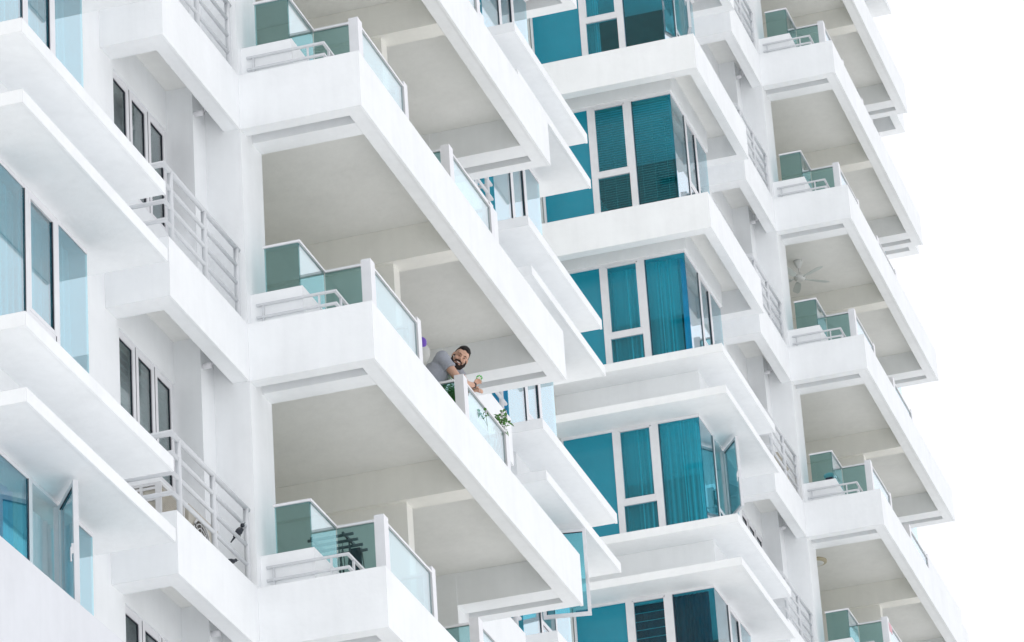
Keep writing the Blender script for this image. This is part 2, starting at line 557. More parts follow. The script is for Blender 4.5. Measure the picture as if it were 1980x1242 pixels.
# bays: two thin slabs (low floors) or a solid band (upper floors)
BX = 17.38
def fin_mesh(z0, z1, kind):
    c = MB()
    e = -0.216
    if kind == 'main':
        c.box(-6.5, -3.4, e, 2.8, z0, z1); c.box(-3.4, -2.89, e, 0.7, z0, z1)
        c.box(-6.5, -2.89, e, e + 0.03, z0 - 0.01, z0)
        c.box(-6.5, -6.47, e + 0.03, 2.8, z0 - 0.01, z0)
    else:
        c.box(10.85, 11.5, e, 0.7, z0, z1); c.box(11.5, 14.47, e, 2.8, z0, z1)
        c.box(10.85, 14.47, e, e + 0.03, z0 - 0.01, z0)
        c.box(10.85, 10.88, e + 0.03, 0.7, z0 - 0.01, z0)
    return c.mesh('sunshade_slab', WHITE)
FIN = {k: [fin_mesh(0.80, 0.936, k), fin_mesh(0.06, 0.19, k)] for k in ('main', 'mid')}
def upstand_mesh(kind):
    c = MB()
    if kind == 'main': c.box(-5.91, -3.4, 0.35, 2.8, 0.19, 0.80)
    else: c.box(11.47, 13.98, 0.35, 2.8, 0.19, 0.80)
    return c.mesh('spandrel_wall', WHITE)
UP = {k: upstand_mesh(k) for k in ('main', 'mid')}
def band_mesh(kind, top=0.70):
    c = MB(); e = -0.216
    if kind == 'main':
        a, b, ya, yb = -6.5, -2.89, 2.8, 0.7
        w0, w1 = -5.885, -3.4
    else:
        a, b, ya, yb = 10.85, 14.47, 0.7, 2.8
        w0, w1 = 11.495, 13.98
    c.box(a, b, e, -0.055, 0.045, top)
    c.box(a, a + 0.2, -0.055, ya, 0.045, top)
    c.box(b - 0.24, b, -0.055, yb, 0.045, top)
    c.box(a + 0.2, b - 0.24, -0.055, 0.385, 0.47, top - 0.01, 1)
    c.box(a + 0.2, w0, 0.385, ya, 0.47, top - 0.01, 1)
    c.box(w1, b - 0.24, 0.385, yb, 0.47, top - 0.01, 1)
    c.box(w0, w1, 0.385, 2.8, 0.06, top - 0.003)
    # plaster step round the coffer
    c.box(a + 0.2, a + 0.36, -0.055, ya, 0.36, 0.47, 1)
    c.box(a + 0.36, b - 0.9, -0.055, 0.12, 0.36, 0.47, 1)
    return c.mesh('parapet_band', [WHITE, CREAM])
BAND = {k: band_mesh(k) for k in ('main', 'mid')}
TALL = MB().box(-9.6, -2.89, -0.216, 0.25, 0.045, 1.54).box(-9.6, -5.9, 0.25, 2.8, 0.045, 0.7).mesh('parapet_band', plaster('shaded_white_render', (0.72, 0.735, 0.765)))  # white band greyed so that its shade sits in the colour

# glazing of a bay; z measured from the ring above the window
def glazing(kind, zb, sash_open=False):
    """returns frame mesh + list of pane meshes (name, mesh)"""
    X = -5.85 if kind == 'main' else -5.85 + BX
    S = 0 if kind == 'main' else BX
    ZT = 0.058; hd = 0.012
    f = MB(); panes = []
    d = 0.06
    ymax = 2.78 if kind == 'main' else 0.69
    # near face (faces the camera)
    f.box(X, X + d, 0.42, ymax, hd, ZT)
    f.box(X, X + d, 0.42 + d, ymax, zb, zb + 0.04)
    if kind == 'main':
        f.box(X - 0.006, X + d, 1.12, 1.235, zb + 0.04, hd)
        f.box(X - 0.006, X + d, 1.79, 1.90, zb + 0.04, hd)
        f.box(X, X + d, 2.74, 2.78, zb + 0.04, hd)
        f.box(X - 0.002, X + d, 1.235, 1.79, -1.235, -1.205)
        f.box(X - 0.012, X + d - .004, 1.235, 1.79, -1.33, -1.235)
        f.box(X - 0.012, X + d - .004, 1.235, 1.265, -1.205, hd - .02); f.box(X - 0.012, X + d - .004, 1.765, 1.79, -1.205, hd - .02)
        f.box(X - 0.012, X + d - .004, 1.265, 1.765, hd - .03, hd - 0.001)
        g0, g1 = X + 0.024, X + 0.034
        panes += [('pane', MB().box(g0, g1, 0.43, 1.12, zb + 0.04, hd).mesh('pane', G_WIN)),
                  ('pane', MB().box(g0, g1, 1.265, 1.765, -1.205, hd - 0.03).mesh('pane', G_WIN)),
                  ('pane', MB().box(g0, g1, 1.235, 1.79, zb + 0.04, -1.33).mesh('pane', G_WIN)),
                  ('spandrel_panel', MB().box(g0, g1 + 0.02, 1.90, 2.74, zb + 0.04, hd).mesh('spandrel_panel', SPAN))]
        gk = MB()   # dark glazing beads
        for (ya, yb_, za, zc) in ((1.10, 1.12, zb + .04, hd), (1.235, 1.247, zb + .04, -1.33)):
            f.box(X + 0.016, X + 0.0235, ya, ya + 0.01, za, zc, mi=1)
    else:
        f.box(X, X + d, 0.65, 0.69, zb + 0.04, hd)
        panes += [('pane', MB().box(X + .024, X + .034, 0.43, 0.65, zb + .04, hd).mesh('pane', G_WIN))]
    # long side (seen at a grazing angle)
    Y = 0.42
    f.box(-5.79 + S, -3.43 + S, Y, Y + d, hd, ZT)
    f.box(-5.79 + S, -3.43 + S, Y, Y + d, zb, zb + 0.04)
    f.box(-4.985 + S, -4.90 + S, Y - 0.006, Y + d, zb + 0.04, hd)
    f.box(-4.255 + S, -4.17 + S, Y - 0.006, Y + d, zb + 0.04, hd)
    f.box(-4.90 + S, -4.255 + S, Y - .003, Y + d, -1.30, -1.235)
    f.box(-4.90 + S, -4.255 + S, Y + 0.004, Y + d, -1.315, -1.30, mi=1)
    for x in (-4.995, -4.265):
        f.box(x + S, x + 0.009 + S, Y - 0.0075, Y - 0.002, zb + 0.05, hd, mi=1)
    g0, g1 = Y + 0.004, Y + 0.014
    panes += [('pane', MB().box(-5.835 + S, -4.985 + S, g0, g1, zb + .04, hd).mesh('pane', G_SIDE)),
              ('pane', MB().box(-4.90 + S, -4.255 + S, g0, g1, zb + .04, -1.315).mesh('pane', G_SIDE)),
              ('pane', MB().box(-4.17 + S, -3.432 + S, g0, g1, zb + .04, hd).mesh('pane', G_SIDE))]
    f.box(-3.436 + S, -3.40 + S, Y + .02, Y + .025, zb, ZT)
    return f.mesh('bay_window', [FRAME, GASKET]), panes
def sash_mesh():
    """casement 0.645 wide, hinge edge at local x=0, runs to -x, outside is -y"""
    c = MB(); Wd = 0.645; t = 0.045
    c.box(-t, 0, -0.02, 0.03, -1.235, 0.01); c.box(-Wd, -Wd + t, -0.02, 0.03, -1.235, 0.01)
    c.box(-Wd + t, -t, -0.018, 0.028, -1.235, -1.235 + t); c.box(-Wd + t, -t, -0.018, 0.028, 0.01 - t, 0.01)
    g = 0.012
    c.box(-t - g, -t, -0.012, -0.002, -1.19, 0.01 - t, 1)
    c.box(-Wd + t, -t - g, 0.016, 0.0265, 0.01 - t - g, 0.01 - t, 1)
    # espagnolette handle on the room side
    c.box(-Wd + 0.005, -Wd + 0.03, 0.03, 0.05, -0.72, -0.62)
    c.box(-Wd + 0.0, -Wd + 0.02, 0.05, 0.062, -0.80, -0.66)
    return c.mesh('sash', [FRAME, GASKET])
SASH = sash_mesh()
SPANE = MB().box(-0.60, -0.045, 0.002, 0.012, -1.19, -0.035).mesh('pane', G_SIDE)
GL = {(k, s): glazing(k, zb) for k in ('main', 'mid') for s, zb in (('fin', -2.062), ('band', -2.298))}

def add_bay(m, kind, F):
    """window that hangs under ring F and stands on ring F+1"""
    S = 0 if kind == 'main' else BX
    below = 'band' if (F + 1 <= -2) else 'fin'
    fr, pn = GL[(kind, below)]
    o = put('bay_window', fr, B, off(m, F))
    for n, me in pn:
        put(n, me, o, off(m, F))
    # casement: hinge at the far mullion (x=-4.255) unless listed open
    a = OPEN.get((m, kind, F), 0)
    if a == 'M':       # opened on the near hinge, almost square to the wall
        loc = off(m, F) + Vector((-4.90 + S, 0.40, 0)); rot = rad(101.5)
        s = put('sash', SASH, o, loc, (0, 0, rot)); p2 = put('pane', SPANE, o, loc, (0, 0, rot))
    else:
        loc = off(m, F) + Vector((-4.255 + S, 0.432 if not a else 0.40, 0))
        s = put('sash', SASH, o, loc, (0, 0, rad(a))); p2 = put('pane', SPANE, o, loc, (0, 0, rad(a)))
OPEN = {(0, 'main', 3): 35, (1, 'main', -1): 33, (0, 'mid', 1): 'M', (1, 'main', -4): 20}

def add_ring(m, kind, F):
    if F == 4 and m == 0 and kind == 'main':
        put('parapet_band', TALL, B, off(m, F)); return
    if F <= -2 and not (m == 1 and kind == 'mid' and F <= -7):
        put('parapet_band', BAND[kind], B, off(m, F))
    else:
        for me in FIN[kind]: put('sunshade_slab', me, B, off(m, F))
        put('spandrel_wall', UP[kind], B, off(m, F))

VIS = {(0, 'main'): range(1, 5), (0, 'mid'): range(-4, 3), (1, 'main'): range(-5, 2), (1, 'mid'): range(-8, 1)}
for m in (0, 1):
    for kind in ('main', 'mid'):
        for F in VIS[(m, kind)]:
            add_ring(m, kind, F)
            if F + 1 in VIS[(m, kind)]: add_bay(m, kind, F)
    for F in FR[m]:
        v = off(m, F)
        bal = put('balcony', BAL, B, v)
        for me in HRS: put('handrail', me, bal, v)
        for me in PIL: put('post', me, bal, v)
        for me in PAN: put('glass_panel', me, bal, v)
        put('safety_rail', SR, bal, v)
        for me in SLABS: put('floor_slab', me, B, v)
        for k in (0, 1):
            if m == 0 and k == 0 and F < 0: continue
            led = put('utility_ledge', LEDGE[k], B, v)
            for me in RAILS[k]: put('rail', me, led, v)
            for me in POSTS[k]: put('post', me, led, v)
            put('drain_pipe', DR[k], led, v)
            put('recess_wall', RW[k], B, v)
            tw = put('triple_window', TF[k], B, v)
            for me in TP[k]: put('pane', me, tw, v)

# ------------------------------------------------------------------ curtains and blinds
def curtain_x(X, y0, y1, z0, z1, mat, amp=0.045, n=7, seed=0, gather=0.0, name='curtain'):
    """curtain hanging in a plane x = X"""
    rnd = random.Random(seed); c = MB(); N = 90; Z = 10
    ph = [rnd.uniform(0, 6.28) for _ in range(3)]
    for k in range(Z + 1):
        t = k / Z; z = z1 + (z0 - z1) * t
        for i in range(N + 1):
            u = i / N
            y = y0 + (y1 - y0) * u
            if gather: y = y0 + (y1 - y0) * u * (1 - gather * math.sin(math.pi * min(1, t * .9)) )
            f = math.sin(u * n * 6.283 + ph[0] + 1.5 * math.sin(u * 7 + ph[1]) + 0.7 * math.sin(u * 17 + ph[2])) * (0.65 + 0.35 * math.sin(u * 11 + ph[2]))
            f = math.copysign(abs(f) ** 0.7, f)
            x = X + amp * (0.35 + 0.65 * t) * f + 0.02 * math.sin(u * 5 + ph[2]) * t
            c.v.append((x, y, z))
    for k in range(Z):
        for i in range(N):
            a = k * (N + 1) + i
            c.f.append((a, a + 1, a + N + 2, a + N + 1)); c.m.append(0); c.s.append(True)
    return c.mesh(name, mat)
def curtain_y(Y, x0, x1, z0, z1, mat, **k):
    me = curtain_x(Y, x0, x1, z0, z1, mat, **k)
    for v in me.vertices:
        v.co = (v.co.y, v.co.x, v.co.z)
    me.flip_normals()
    return me
def blind_x(X, y0, y1, z0, z1, mat, pitch=0.046, wd=0.030, tilt=0.08):
    c = MB(); z = z1 - 0.05
    c.box(X - 0.02, X + 0.03, y0, y1, z1 - 0.045, z1 - 0.005)
    while z > z0:
        dx = wd * 0.5 * math.cos(tilt); dz = wd * 0.5 * math.sin(tilt)
        n = len(c.v)
        c.v += [(X - dx, y0, z - dz), (X - dx, y1, z - dz), (X + dx, y1, z + dz), (X + dx, y0, z + dz),
                (X - dx, y0, z - dz + .003), (X - dx, y1, z - dz + .003), (X + dx, y1, z + dz + .003), (X + dx, y0, z + dz + .003)]
        for q in ((0, 1, 2, 3), (7, 6, 5, 4), (0, 4, 5, 1), (3, 2, 6, 7)):
            c.f.append(tuple(n + i for i in q)); c.m.append(0); c.s.append(False)
        z -= pitch
    for yy in ((y0 + 0.1, (y0 + y1) / 2, y1 - 0.1) if pitch < .1 else ()):
        c.box(X - 0.022, X - 0.021, yy - 0.0015, yy + 0.0015, z0, z1 - .05)
    return c.mesh('window_blind', mat)
XC = -5.70
def thing(name, me, loc, label, cat, group=None):
    return tag(put(name, me, None, loc), label, cat, group)
thing('window_blind', blind_x(XC, 0.50, 1.14, -2.25, 0.04, BLIND), off(1, -3), 'fine teal-grey venetian blind in the wide corner pane of the upper bay', 'blind', 'venetian blinds in the bay')
thing('window_blind', blind_x(XC, 1.22, 1.82, -2.25, 0.04, BLIND), off(1, -3), 'fine teal-grey venetian blind behind the narrow divided pane of the upper bay', 'blind', 'venetian blinds in the bay')
thing('curtain', curtain_x(XC, 0.60, 1.16, -2.28, 0.0, CURT_T, n=3, seed=3, amp=.07), off(1, -2), 'teal pleated curtain in the corner pane just under the lowest solid white band', 'curtain', 'curtains in the middle bay')
thing('curtain', curtain_x(XC, 1.22, 1.84, -2.28, -0.04, CURT_T, n=3, seed=5, amp=.06), off(1, -2), 'teal pleated curtain in the narrow divided pane just under the lowest solid white band', 'curtain', 'curtains in the middle bay')
thing('curtain', curtain_y(0.53, -5.66, -5.25, -2.28, 0.0, CURT_B, n=3, seed=8), off(1, -2), 'bright blue curtain bunched behind the glass corner of the middle bay', 'curtain')
thing('curtain', curtain_x(XC, 0.52, 1.16, -2.04, 0.04, CURT_T, n=4, seed=11, amp=.06), off(1, -1), 'bright turquoise curtain in the corner pane beside the opened casement', 'curtain', 'curtains in the lower bay')
thing('curtain', curtain_x(XC, 1.22, 1.84, -2.04, 0.04, CURT_T, n=3, seed=12, amp=.055), off(1, -1), 'bright turquoise curtain in the narrow divided pane, below two thin white slabs', 'curtain', 'curtains in the lower bay')
thing('curtain', curtain_y(0.53, -5.70, -5.30, -2.04, 0.04, CURT_T, n=4, seed=13, amp=.03), off(1, -1), 'turquoise curtain turned round the corner next to the opened casement', 'curtain')
thing('curtain', curtain_y(0.60, -5.0, -4.6, -2.0, 0.0, CURT_W, n=3, seed=14, amp=.02), off(1, -1), 'white curtain hanging inside the opened casement of the right-hand bay', 'curtain')
thing('window_blind', blind_x(XC, 1.22, 1.84, -2.1, 0.03, BLINDW, pitch=0.145, wd=0.04, tilt=0.2), off(1, 0), 'dark window blind with widely spaced pale slats at the bottom of the photo', 'blind')
thing('curtain', curtain_x(XC + 0.14, 1.16, 1.88, -2.04, 0.04, CURT_D, n=3, seed=30, amp=.02), off(1, 0), 'dark sheet added for the unlit room behind the widely spaced pale slats at the bottom of the photo', 'curtain')  # added sheet whose dark colour stands in for the room's shade
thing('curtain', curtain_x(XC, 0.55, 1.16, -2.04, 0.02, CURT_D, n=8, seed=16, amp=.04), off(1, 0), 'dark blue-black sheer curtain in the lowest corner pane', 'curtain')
thing('curtain', curtain_x(XC + 0.03, 1.60, 1.84, -2.28, 0.02, CURT_T, n=2, seed=17, amp=.02), off(1, -4), 'narrow light blue curtain drawn to one side in the topmost bay', 'curtain')
thing('curtain', curtain_y(0.56, -5.80, -3.60, -2.04, 0.0, CURT_T, n=13, seed=20, amp=.04), off(0, 2), 'long pale teal curtain behind the three side panes of the left bay', 'curtain')
thing('curtain', curtain_y(0.56, -5.80, -5.02, -2.04, -0.12, CURT_B, n=6, seed=21, amp=.04), off(0, 3), 'deep blue curtain left of the opened casement in the lower left bay', 'curtain')
thing('curtain', curtain_y(0.55, -4.92, -3.95, -2.04, -0.12, CURT_W, n=6, seed=22, amp=.035), off(0, 3), 'white curtain swept aside inside the opened casement of the lower left bay', 'curtain')
thing('curtain', curtain_y(0.56, -5.80, -3.60, -2.04, 0.0, CURT_T, n=12, seed=23, amp=.04), off(0, 1), 'pale teal curtain in the cropped top left bay window', 'curtain')
thing('curtain', curtain_x(XC + BX, 0.47, 0.66, -2.04, 0.0, CURT_B, n=2, seed=24, amp=.012), off(0, 0), 'bright blue curtain strip behind the railings beside the potted climber', 'curtain')
thing('curtain', curtain_x(XC + BX, 0.47, 0.66, -2.04, 0.0, CURT_T, n=2, seed=25, amp=.012), off(0, -1), 'speckled blue curtain strip behind railings above the man', 'curtain')
thing('window_blind', louvres(False), off(0, 2), 'slatted blind behind the triple window with the louvred panes, middle left', 'blind')
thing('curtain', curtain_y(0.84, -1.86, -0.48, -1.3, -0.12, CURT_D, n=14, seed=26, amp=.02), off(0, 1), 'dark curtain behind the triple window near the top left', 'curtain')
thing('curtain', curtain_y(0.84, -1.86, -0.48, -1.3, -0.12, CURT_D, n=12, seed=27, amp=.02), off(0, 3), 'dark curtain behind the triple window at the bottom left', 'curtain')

#PART2
# ------------------------------------------------------------------ things on the balconies
def evalmesh(o):
    dg = bpy.context.evaluated_depsgraph_get()
    me = bpy.data.meshes.new_from_object(o.evaluated_get(dg))
    return me
def remesh(mb, name, mat, voxel=0.005, smooth=3, decim=None):
    """fuse overlapping closed pieces into one continuous skin"""
    me = mb.mesh(name + '_src', mat, clean=True)
    o = bpy.data.objects.new('tmp', me); COL.objects.link(o)
    r = o.modifiers.new('r', 'REMESH'); r.mode = 'VOXEL'; r.voxel_size = voxel; r.use_smooth_shade = True
    if smooth:
        s = o.modifiers.new('s', 'SMOOTH'); s.factor = 0.5; s.iterations = smooth
    if decim:
        d = o.modifiers.new('d', 'DECIMATE'); d.ratio = decim
    out = evalmesh(o)
    bpy.data.objects.remove(o)
    out.name = name
    for p_ in out.polygons: p_.use_smooth = True
    if not out.materials: out.materials.append(mat)
    return out

F2 = off(0, 2)
# ---- man leaning over the glass; coordinates relative to ring F2, converted to his own origin
SKIN = pmat('skin', (0.62, 0.37, 0.265), 0.5, var=0.10, scale=30)
SHIRT = pmat('grey_marl_shirt', (0.36, 0.38, 0.43), 0.9, var=0.28, scale=190, bump=0.25, bscale=60)
TROUS = pmat('dark_trousers', (0.03, 0.035, 0.05), 0.9)
HAIRM = pmat('black_hair', (0.008, 0.006, 0.006), 0.85, var=0.4, scale=90, bump=0.6, bscale=160)
BEARDM = pmat('dark_beard', (0.022, 0.013, 0.010), 0.85, var=0.4, scale=140, bump=0.7, bscale=220)
TEETH = pmat('teeth', (0.78, 0.75, 0.70), 0.3)
EYEW = pmat('eye_white', (0.30, 0.27, 0.25), 0.4)
IRIS = pmat('dark_iris', (0.02, 0.012, 0.01), 0.2)
LIP = pmat('lips', (0.42, 0.15, 0.12), 0.5)
BLACKB = pmat('black_strap', (0.015, 0.012, 0.02), 0.5)
PO = Vector((4.45, -0.42, 0.54))
person = root('person', F2 + PO, 'bearded man in grey shirt leaning over the glass balcony rail, smiling, holding something green', 'person')
def P(x, y, z): return Vector((x, y, z)) - PO
hip = P(4.46, -0.44, 1.44); sp1 = P(4.50, -0.56, 1.64); chest = P(4.57, -0.70, 1.86); nb = P(4.605, -0.83, 1.965)
rs = P(4.45, -0.795, 1.99); ls = P(4.80, -0.84, 1.99)
re = P(4.515, -1.00, 1.645); rw = P(4.70, -1.085, 1.69)
le = P(4.92, -0.97, 1.74); lw = P(4.80, -1.045, 1.665)
Hc = P(4.655, -0.955, 2.045)           # centre of the skull
# head frame: face looks at the camera (slightly down), crown tilted to the photo's right
cdir = (Vector((-37.21, -13.205, -24.05)) - (F2 + PO + Hc)).normalized()
fwd = (cdir + U * 0.10 + R * 0.16).normalized()
up0 = (U * math.cos(rad(34)) + R * math.sin(rad(34)))
up0 = (up0 - fwd * up0.dot(fwd)).normalized()
sdx = up0.cross(fwd).normalized()      # his left, to the right in the picture when he faces us
HR3 = Matrix((sdx, fwd, up0)).transposed()     # columns: side, forward, up
HS = 1.13; HRB = HR3 * HS
def H(x, y, z): return Hc + HR3 @ Vector((x * HS * 1.04, y * HS, z * HS))
b = MB()
# torso, limbs
b.tube([hip + Vector((0, .02, -.06)), hip, sp1, chest, nb], [.135, .14, .135, .15, .085], 20)
b.tube([rs, chest + Vector((0, -.02, .03)), ls], [.065, .11, .065], 14)
b.tube([nb, nb + (Hc - nb) * 0.55], .058, 14)
b.tube([nb, nb + (Hc - nb) * 0.9], .052, 14)
def limb(a, e, w_, r0, r1, r2):
    b.ball(a, r0); b.tube([a, (a + e) / 2, e], [r0, r0 * .93, r1], 14); b.ball(e, r1 * 1.02)
    b.tube([e, e + (w_ - e) * .3, w_], [r1, r1 * 1.04, r2], 14)
limb(rs, re, rw, .056, .043, .029)
limb(ls, le, lw, .056, .043, .029)
for sx in (-.09, .09):
    k = P(4.46 + sx, -.50, 0.98); a_ = P(4.46 + sx, -.40, 0.62)
    b.ball(hip + Vector((sx, 0, -.02)), .085)
    b.tube([hip + Vector((sx, 0, -.03)), k, a_], [.088, .058, .04], 14)
    b.ball(k, .058)
    b.tube([a_ + Vector((0, .05, -.04)), a_ + Vector((0, -.17, -.05))], [.04, .032], 12)
# skull, jaw, ears, nose, brow
b.ball(H(0, -.012, .035), (.076, .094, .088), rot=HRB)
b.ball(H(0, .018, -.045), (.060, .068, .075), rot=HRB)
b.ball(H(0, .050, -.092), (.032, .026, .024), rot=HRB)
b.ball(H(0, .050, .035), (.060, .030, .045), rot=HRB)
for s in (-1, 1):
    b.ball(H(s * .078, -.012, -.006), (.010, .019, .032), rot=HRB)
    b.ball(H(s * .038, .062, -.028), (.026, .022, .022), rot=HRB)
b.tube([H(0, .078, .022), H(0, .096, -.010), H(0, .106, -.028)], [.010, .011, .014], 10)
for s in (-1, 1): b.ball(H(s * .012, .093, -.031), .011, seg=10, rings=8)
b.tube([H(-.045, .073, .026), H(0, .084, .028), H(.045, .073, .026)], .009, 8)
# hands: palm, four fingers and thumb each
def hand(wr, d, pn, side, curl, Lh=.085):
    """d: direction of the palm, pn: palm normal (fingers curl towards it), side: towards the thumb"""
    d = d.normalized(); pn = (pn - d * pn.dot(d)).normalized(); side = d.cross(pn).normalized() * side
    pc = wr + d * .045
    for k in (-1, -.3, .4, 1):
        b.tube([wr + side * .012 * k, pc + side * .022 * k + d * .03], [.015, .012], 10)
    lens = [.068, .077, .072, .056]
    for i, ln in enumerate(lens):
        o0 = wr + d * .078 + side * (.030 - .020 * i)
        ang = 0; q = o0; pts = [q - d * .01]; pts.append(q)
        for j, fr in enumerate((.45, .30, .25)):
            ang += curl[i] * (1, .9, .7)[j]
            q = q + (d * math.cos(ang) + pn * math.sin(ang)) * ln * fr
            pts.append(q)
        b.tube(pts, [.0088, .0085, .0078, .0072, .0062], 10)
        b.ball(pts[-1], .0064, seg=8, rings=6)
    t0 = wr + d * .022 + side * .024
    t1 = t0 + (d * .6 + side * .7 + pn * .35).normalized() * .036
    t2 = t1 + (d * .8 + side * .1 + pn * .65).normalized() * .028
    b.tube([t0 - side * .01, t0, t1, t2], [.013, .012, .0098, .0075], 10); b.ball(t2, .0076, seg=8, rings=6)
    return pts
rh_t = P(4.80, -1.11, 1.80)
hand(rw, rh_t - rw, (-fwd * .2 + R * .9 + U * .2), 1, (.55, .6, .7, .75))
lh_t = P(4.765, -1.095, 1.635)
hand(lw, Vector((-.15, -.60, .05)), Vector((0, -.25, -1)), 1, (.75, .8, .8, .85))
put('body', remesh(b, 'body', SKIN, 0.0055, 2), person, F2 + PO)

# shirt: torso and two short sleeves fused, a little outside the body
c = MB()
c.tube([hip + Vector((0, .02, -.05)), hip + (sp1 - hip) * .5, sp1, chest, nb + (nb - chest) * .12], [.155, .158, .152, .166, .080], 24)
c.tube([rs, chest + Vector((0, -.02, .03)), ls], [.078, .125, .078], 16)
for a, e in ((rs, re), (ls, le)):
    c.ball(a, .079)
    m_ = a + (e - a) * .40
    c.tube([a, a + (e - a) * .3, m_], [.078, .078, .082], 16)
sh = remesh(c, 'shirt', SHIRT, 0.009, 3)
for v in sh.vertices:     # folds
    n_ = noise.noise(v.co * 9) * .010 + noise.noise(Vector((v.co.x * 30, v.co.y * 9, v.co.z * 14))) * .006
    v.co += v.normal * n_ * 1.5
put('shirt', sh, person, F2 + PO)
c = MB()
c.tube([hip + Vector((0, .02, -.10)), hip + (sp1 - hip) * .2], [.160, .160], 20)
for sx in (-.09, .09):
    k = P(4.46 + sx, -.50, 0.98); a_ = P(4.46 + sx, -.40, 0.66)
    c.ball(hip + Vector((sx, 0, -.05)), .098); c.tube([hip + Vector((sx, 0, -.05)), k, a_], [.100, .075, .066], 14); c.ball(k, .075)
put('trousers', remesh(c, 'trousers', TROUS, 0.015, 2), person, F2 + PO)

# hair: cap with a swept quiff, short sides
c = MB()
def cap(mb, fn, nu=40, nv=26, th=.012):
    """closed shell over the skull where fn(side,fwd,up dir)->thickness>0"""
    n0 = len(mb.v); idx = {}
    C0 = Vector((0, -.010, .030)); rad3 = Vector((.0765, .0945, .0885))
    for i in range(nv + 1):
        for j in range(nu):
            th_ = math.pi * i / nv; ph = 2 * math.pi * j / nu
            dv = Vector((math.sin(th_) * math.sin(ph), math.sin(th_) * math.cos(ph), math.cos(th_)))
            t = fn(dv)
            k = Vector((rad3.x * dv.x, rad3.y * dv.y, rad3.z * dv.z))
            q = C0 + k * (1 + t) if t > 0 else C0 + k * .93
            mb.v.append(tuple(Hc + HRB @ q))
    for i in range(nv):
        for j in range(nu):
            a = n0 + i * nu + j; b2 = n0 + i * nu + (j + 1) % nu
            mb.f.append((a, a + nu, b2 + nu, b2)); mb.m.append(0); mb.s.append(True)
def hairfn(d):
    front = d.y
    lim = 0.50 + 0.10 * abs(d.x)                      # hairline height at the front
    if front > .45 and d.z < lim: return 0
    if front > .15 and d.z < .25 + .5 * (front - .15): return 0
    if d.z < -.35 - (0 if front < 0 else .2): return 0
    t = .055 + .13 * max(0, d.z) ** 2 + (.07 if (front > .1 and d.z > .6) else 0)
    return t + .03 * noise.noise(Vector((d.x * 14, d.y * 4, d.z * 6)))
cap(c, hairfn)
hm = remesh(c, 'hair', HAIRM, 0.0038, 2)
put('hair', hm, person, F2 + PO)
# beard: full, wraps the jaw, with moustache
c = MB()
c.tube([H(-.074, .012, -.010), H(-.070, .030, -.055), H(-.046, .056, -.098), H(0, .066, -.118), H(.046, .056, -.098), H(.070, .030, -.055), H(.074, .012, -.010)],
       [.006, .016, .026, .029, .026, .016, .006], 12)
c.ball(H(0, .052, -.122), (.038, .031, .031), rot=HRB)
c.ball(H(0, .072, -.090), (.022, .016, .014), rot=HRB)
c.tube([H(-.040, .070, -.070), H(-.030, .088, -.052), H(0, .097, -.045), H(.030, .088, -.052), H(.040, .070, -.070)], [.006, .0085, .0085, .0085, .006], 10)
bm_ = remesh(c, 'beard', BEARDM, 0.0035, 2)
for v in bm_.vertices: v.co += v.normal * (noise.noise(v.co * 70) * .005)
put('beard', bm_, person, F2 + PO)
for s in (-1, 1):
    c = MB(); c.ball(H(s * .030, .0745, .004), (.011, .006, .0045), rot=HRB, seg=14, rings=8)
    e = put('eye', c.mesh('eye', EYEW), person, F2 + PO)
    c = MB(); c.ball(H(s * .030, .0795, .003), (.0052, .003, .0056), rot=HRB, seg=12, rings=8)
    put('iris', c.mesh('iris', IRIS), e, F2 + PO)
    c = MB(); c.tube([H(s * .014, .085, .023), H(s * .032, .084, .029), H(s * .050, .071, .021)], [.0035, .0042, .002], 8)
    put('eyebrow', c.mesh('eyebrow', HAIRM), person, F2 + PO)
c = MB(); c.tube([H(-.027, .083, -.060), H(-.013, .0925, -.069), H(0, .095, -.071), H(.013, .0925, -.069), H(.027, .083, -.060)], [.003, .0085, .0095, .0085, .003], 12)
mo = put('mouth', c.mesh('mouth', LIP), person, F2 + PO)
c = MB(); c.tube([H(-.022, .090, -.060), H(-.011, .099, -.0665), H(0, .1015, -.068), H(.011, .099, -.0665), H(.022, .090, -.060)], [.002, .0045, .0050, .0045, .002], 10)
put('teeth', c.mesh('teeth', TEETH), mo, F2 + PO)
dd = (rh_t - rw).normalized()
c = MB(); c.tube([rw - dd * .014, rw + dd * .012], [.0335, .0325], 16); c.ball(rw - dd * .001 + (cdir * .026), (.014, .014, .014))
tag(put('wristwatch', c.mesh('wristwatch', BLACKB), None, F2 + PO), 'black wrist watch on the leaning man\'s raised arm', 'watch')

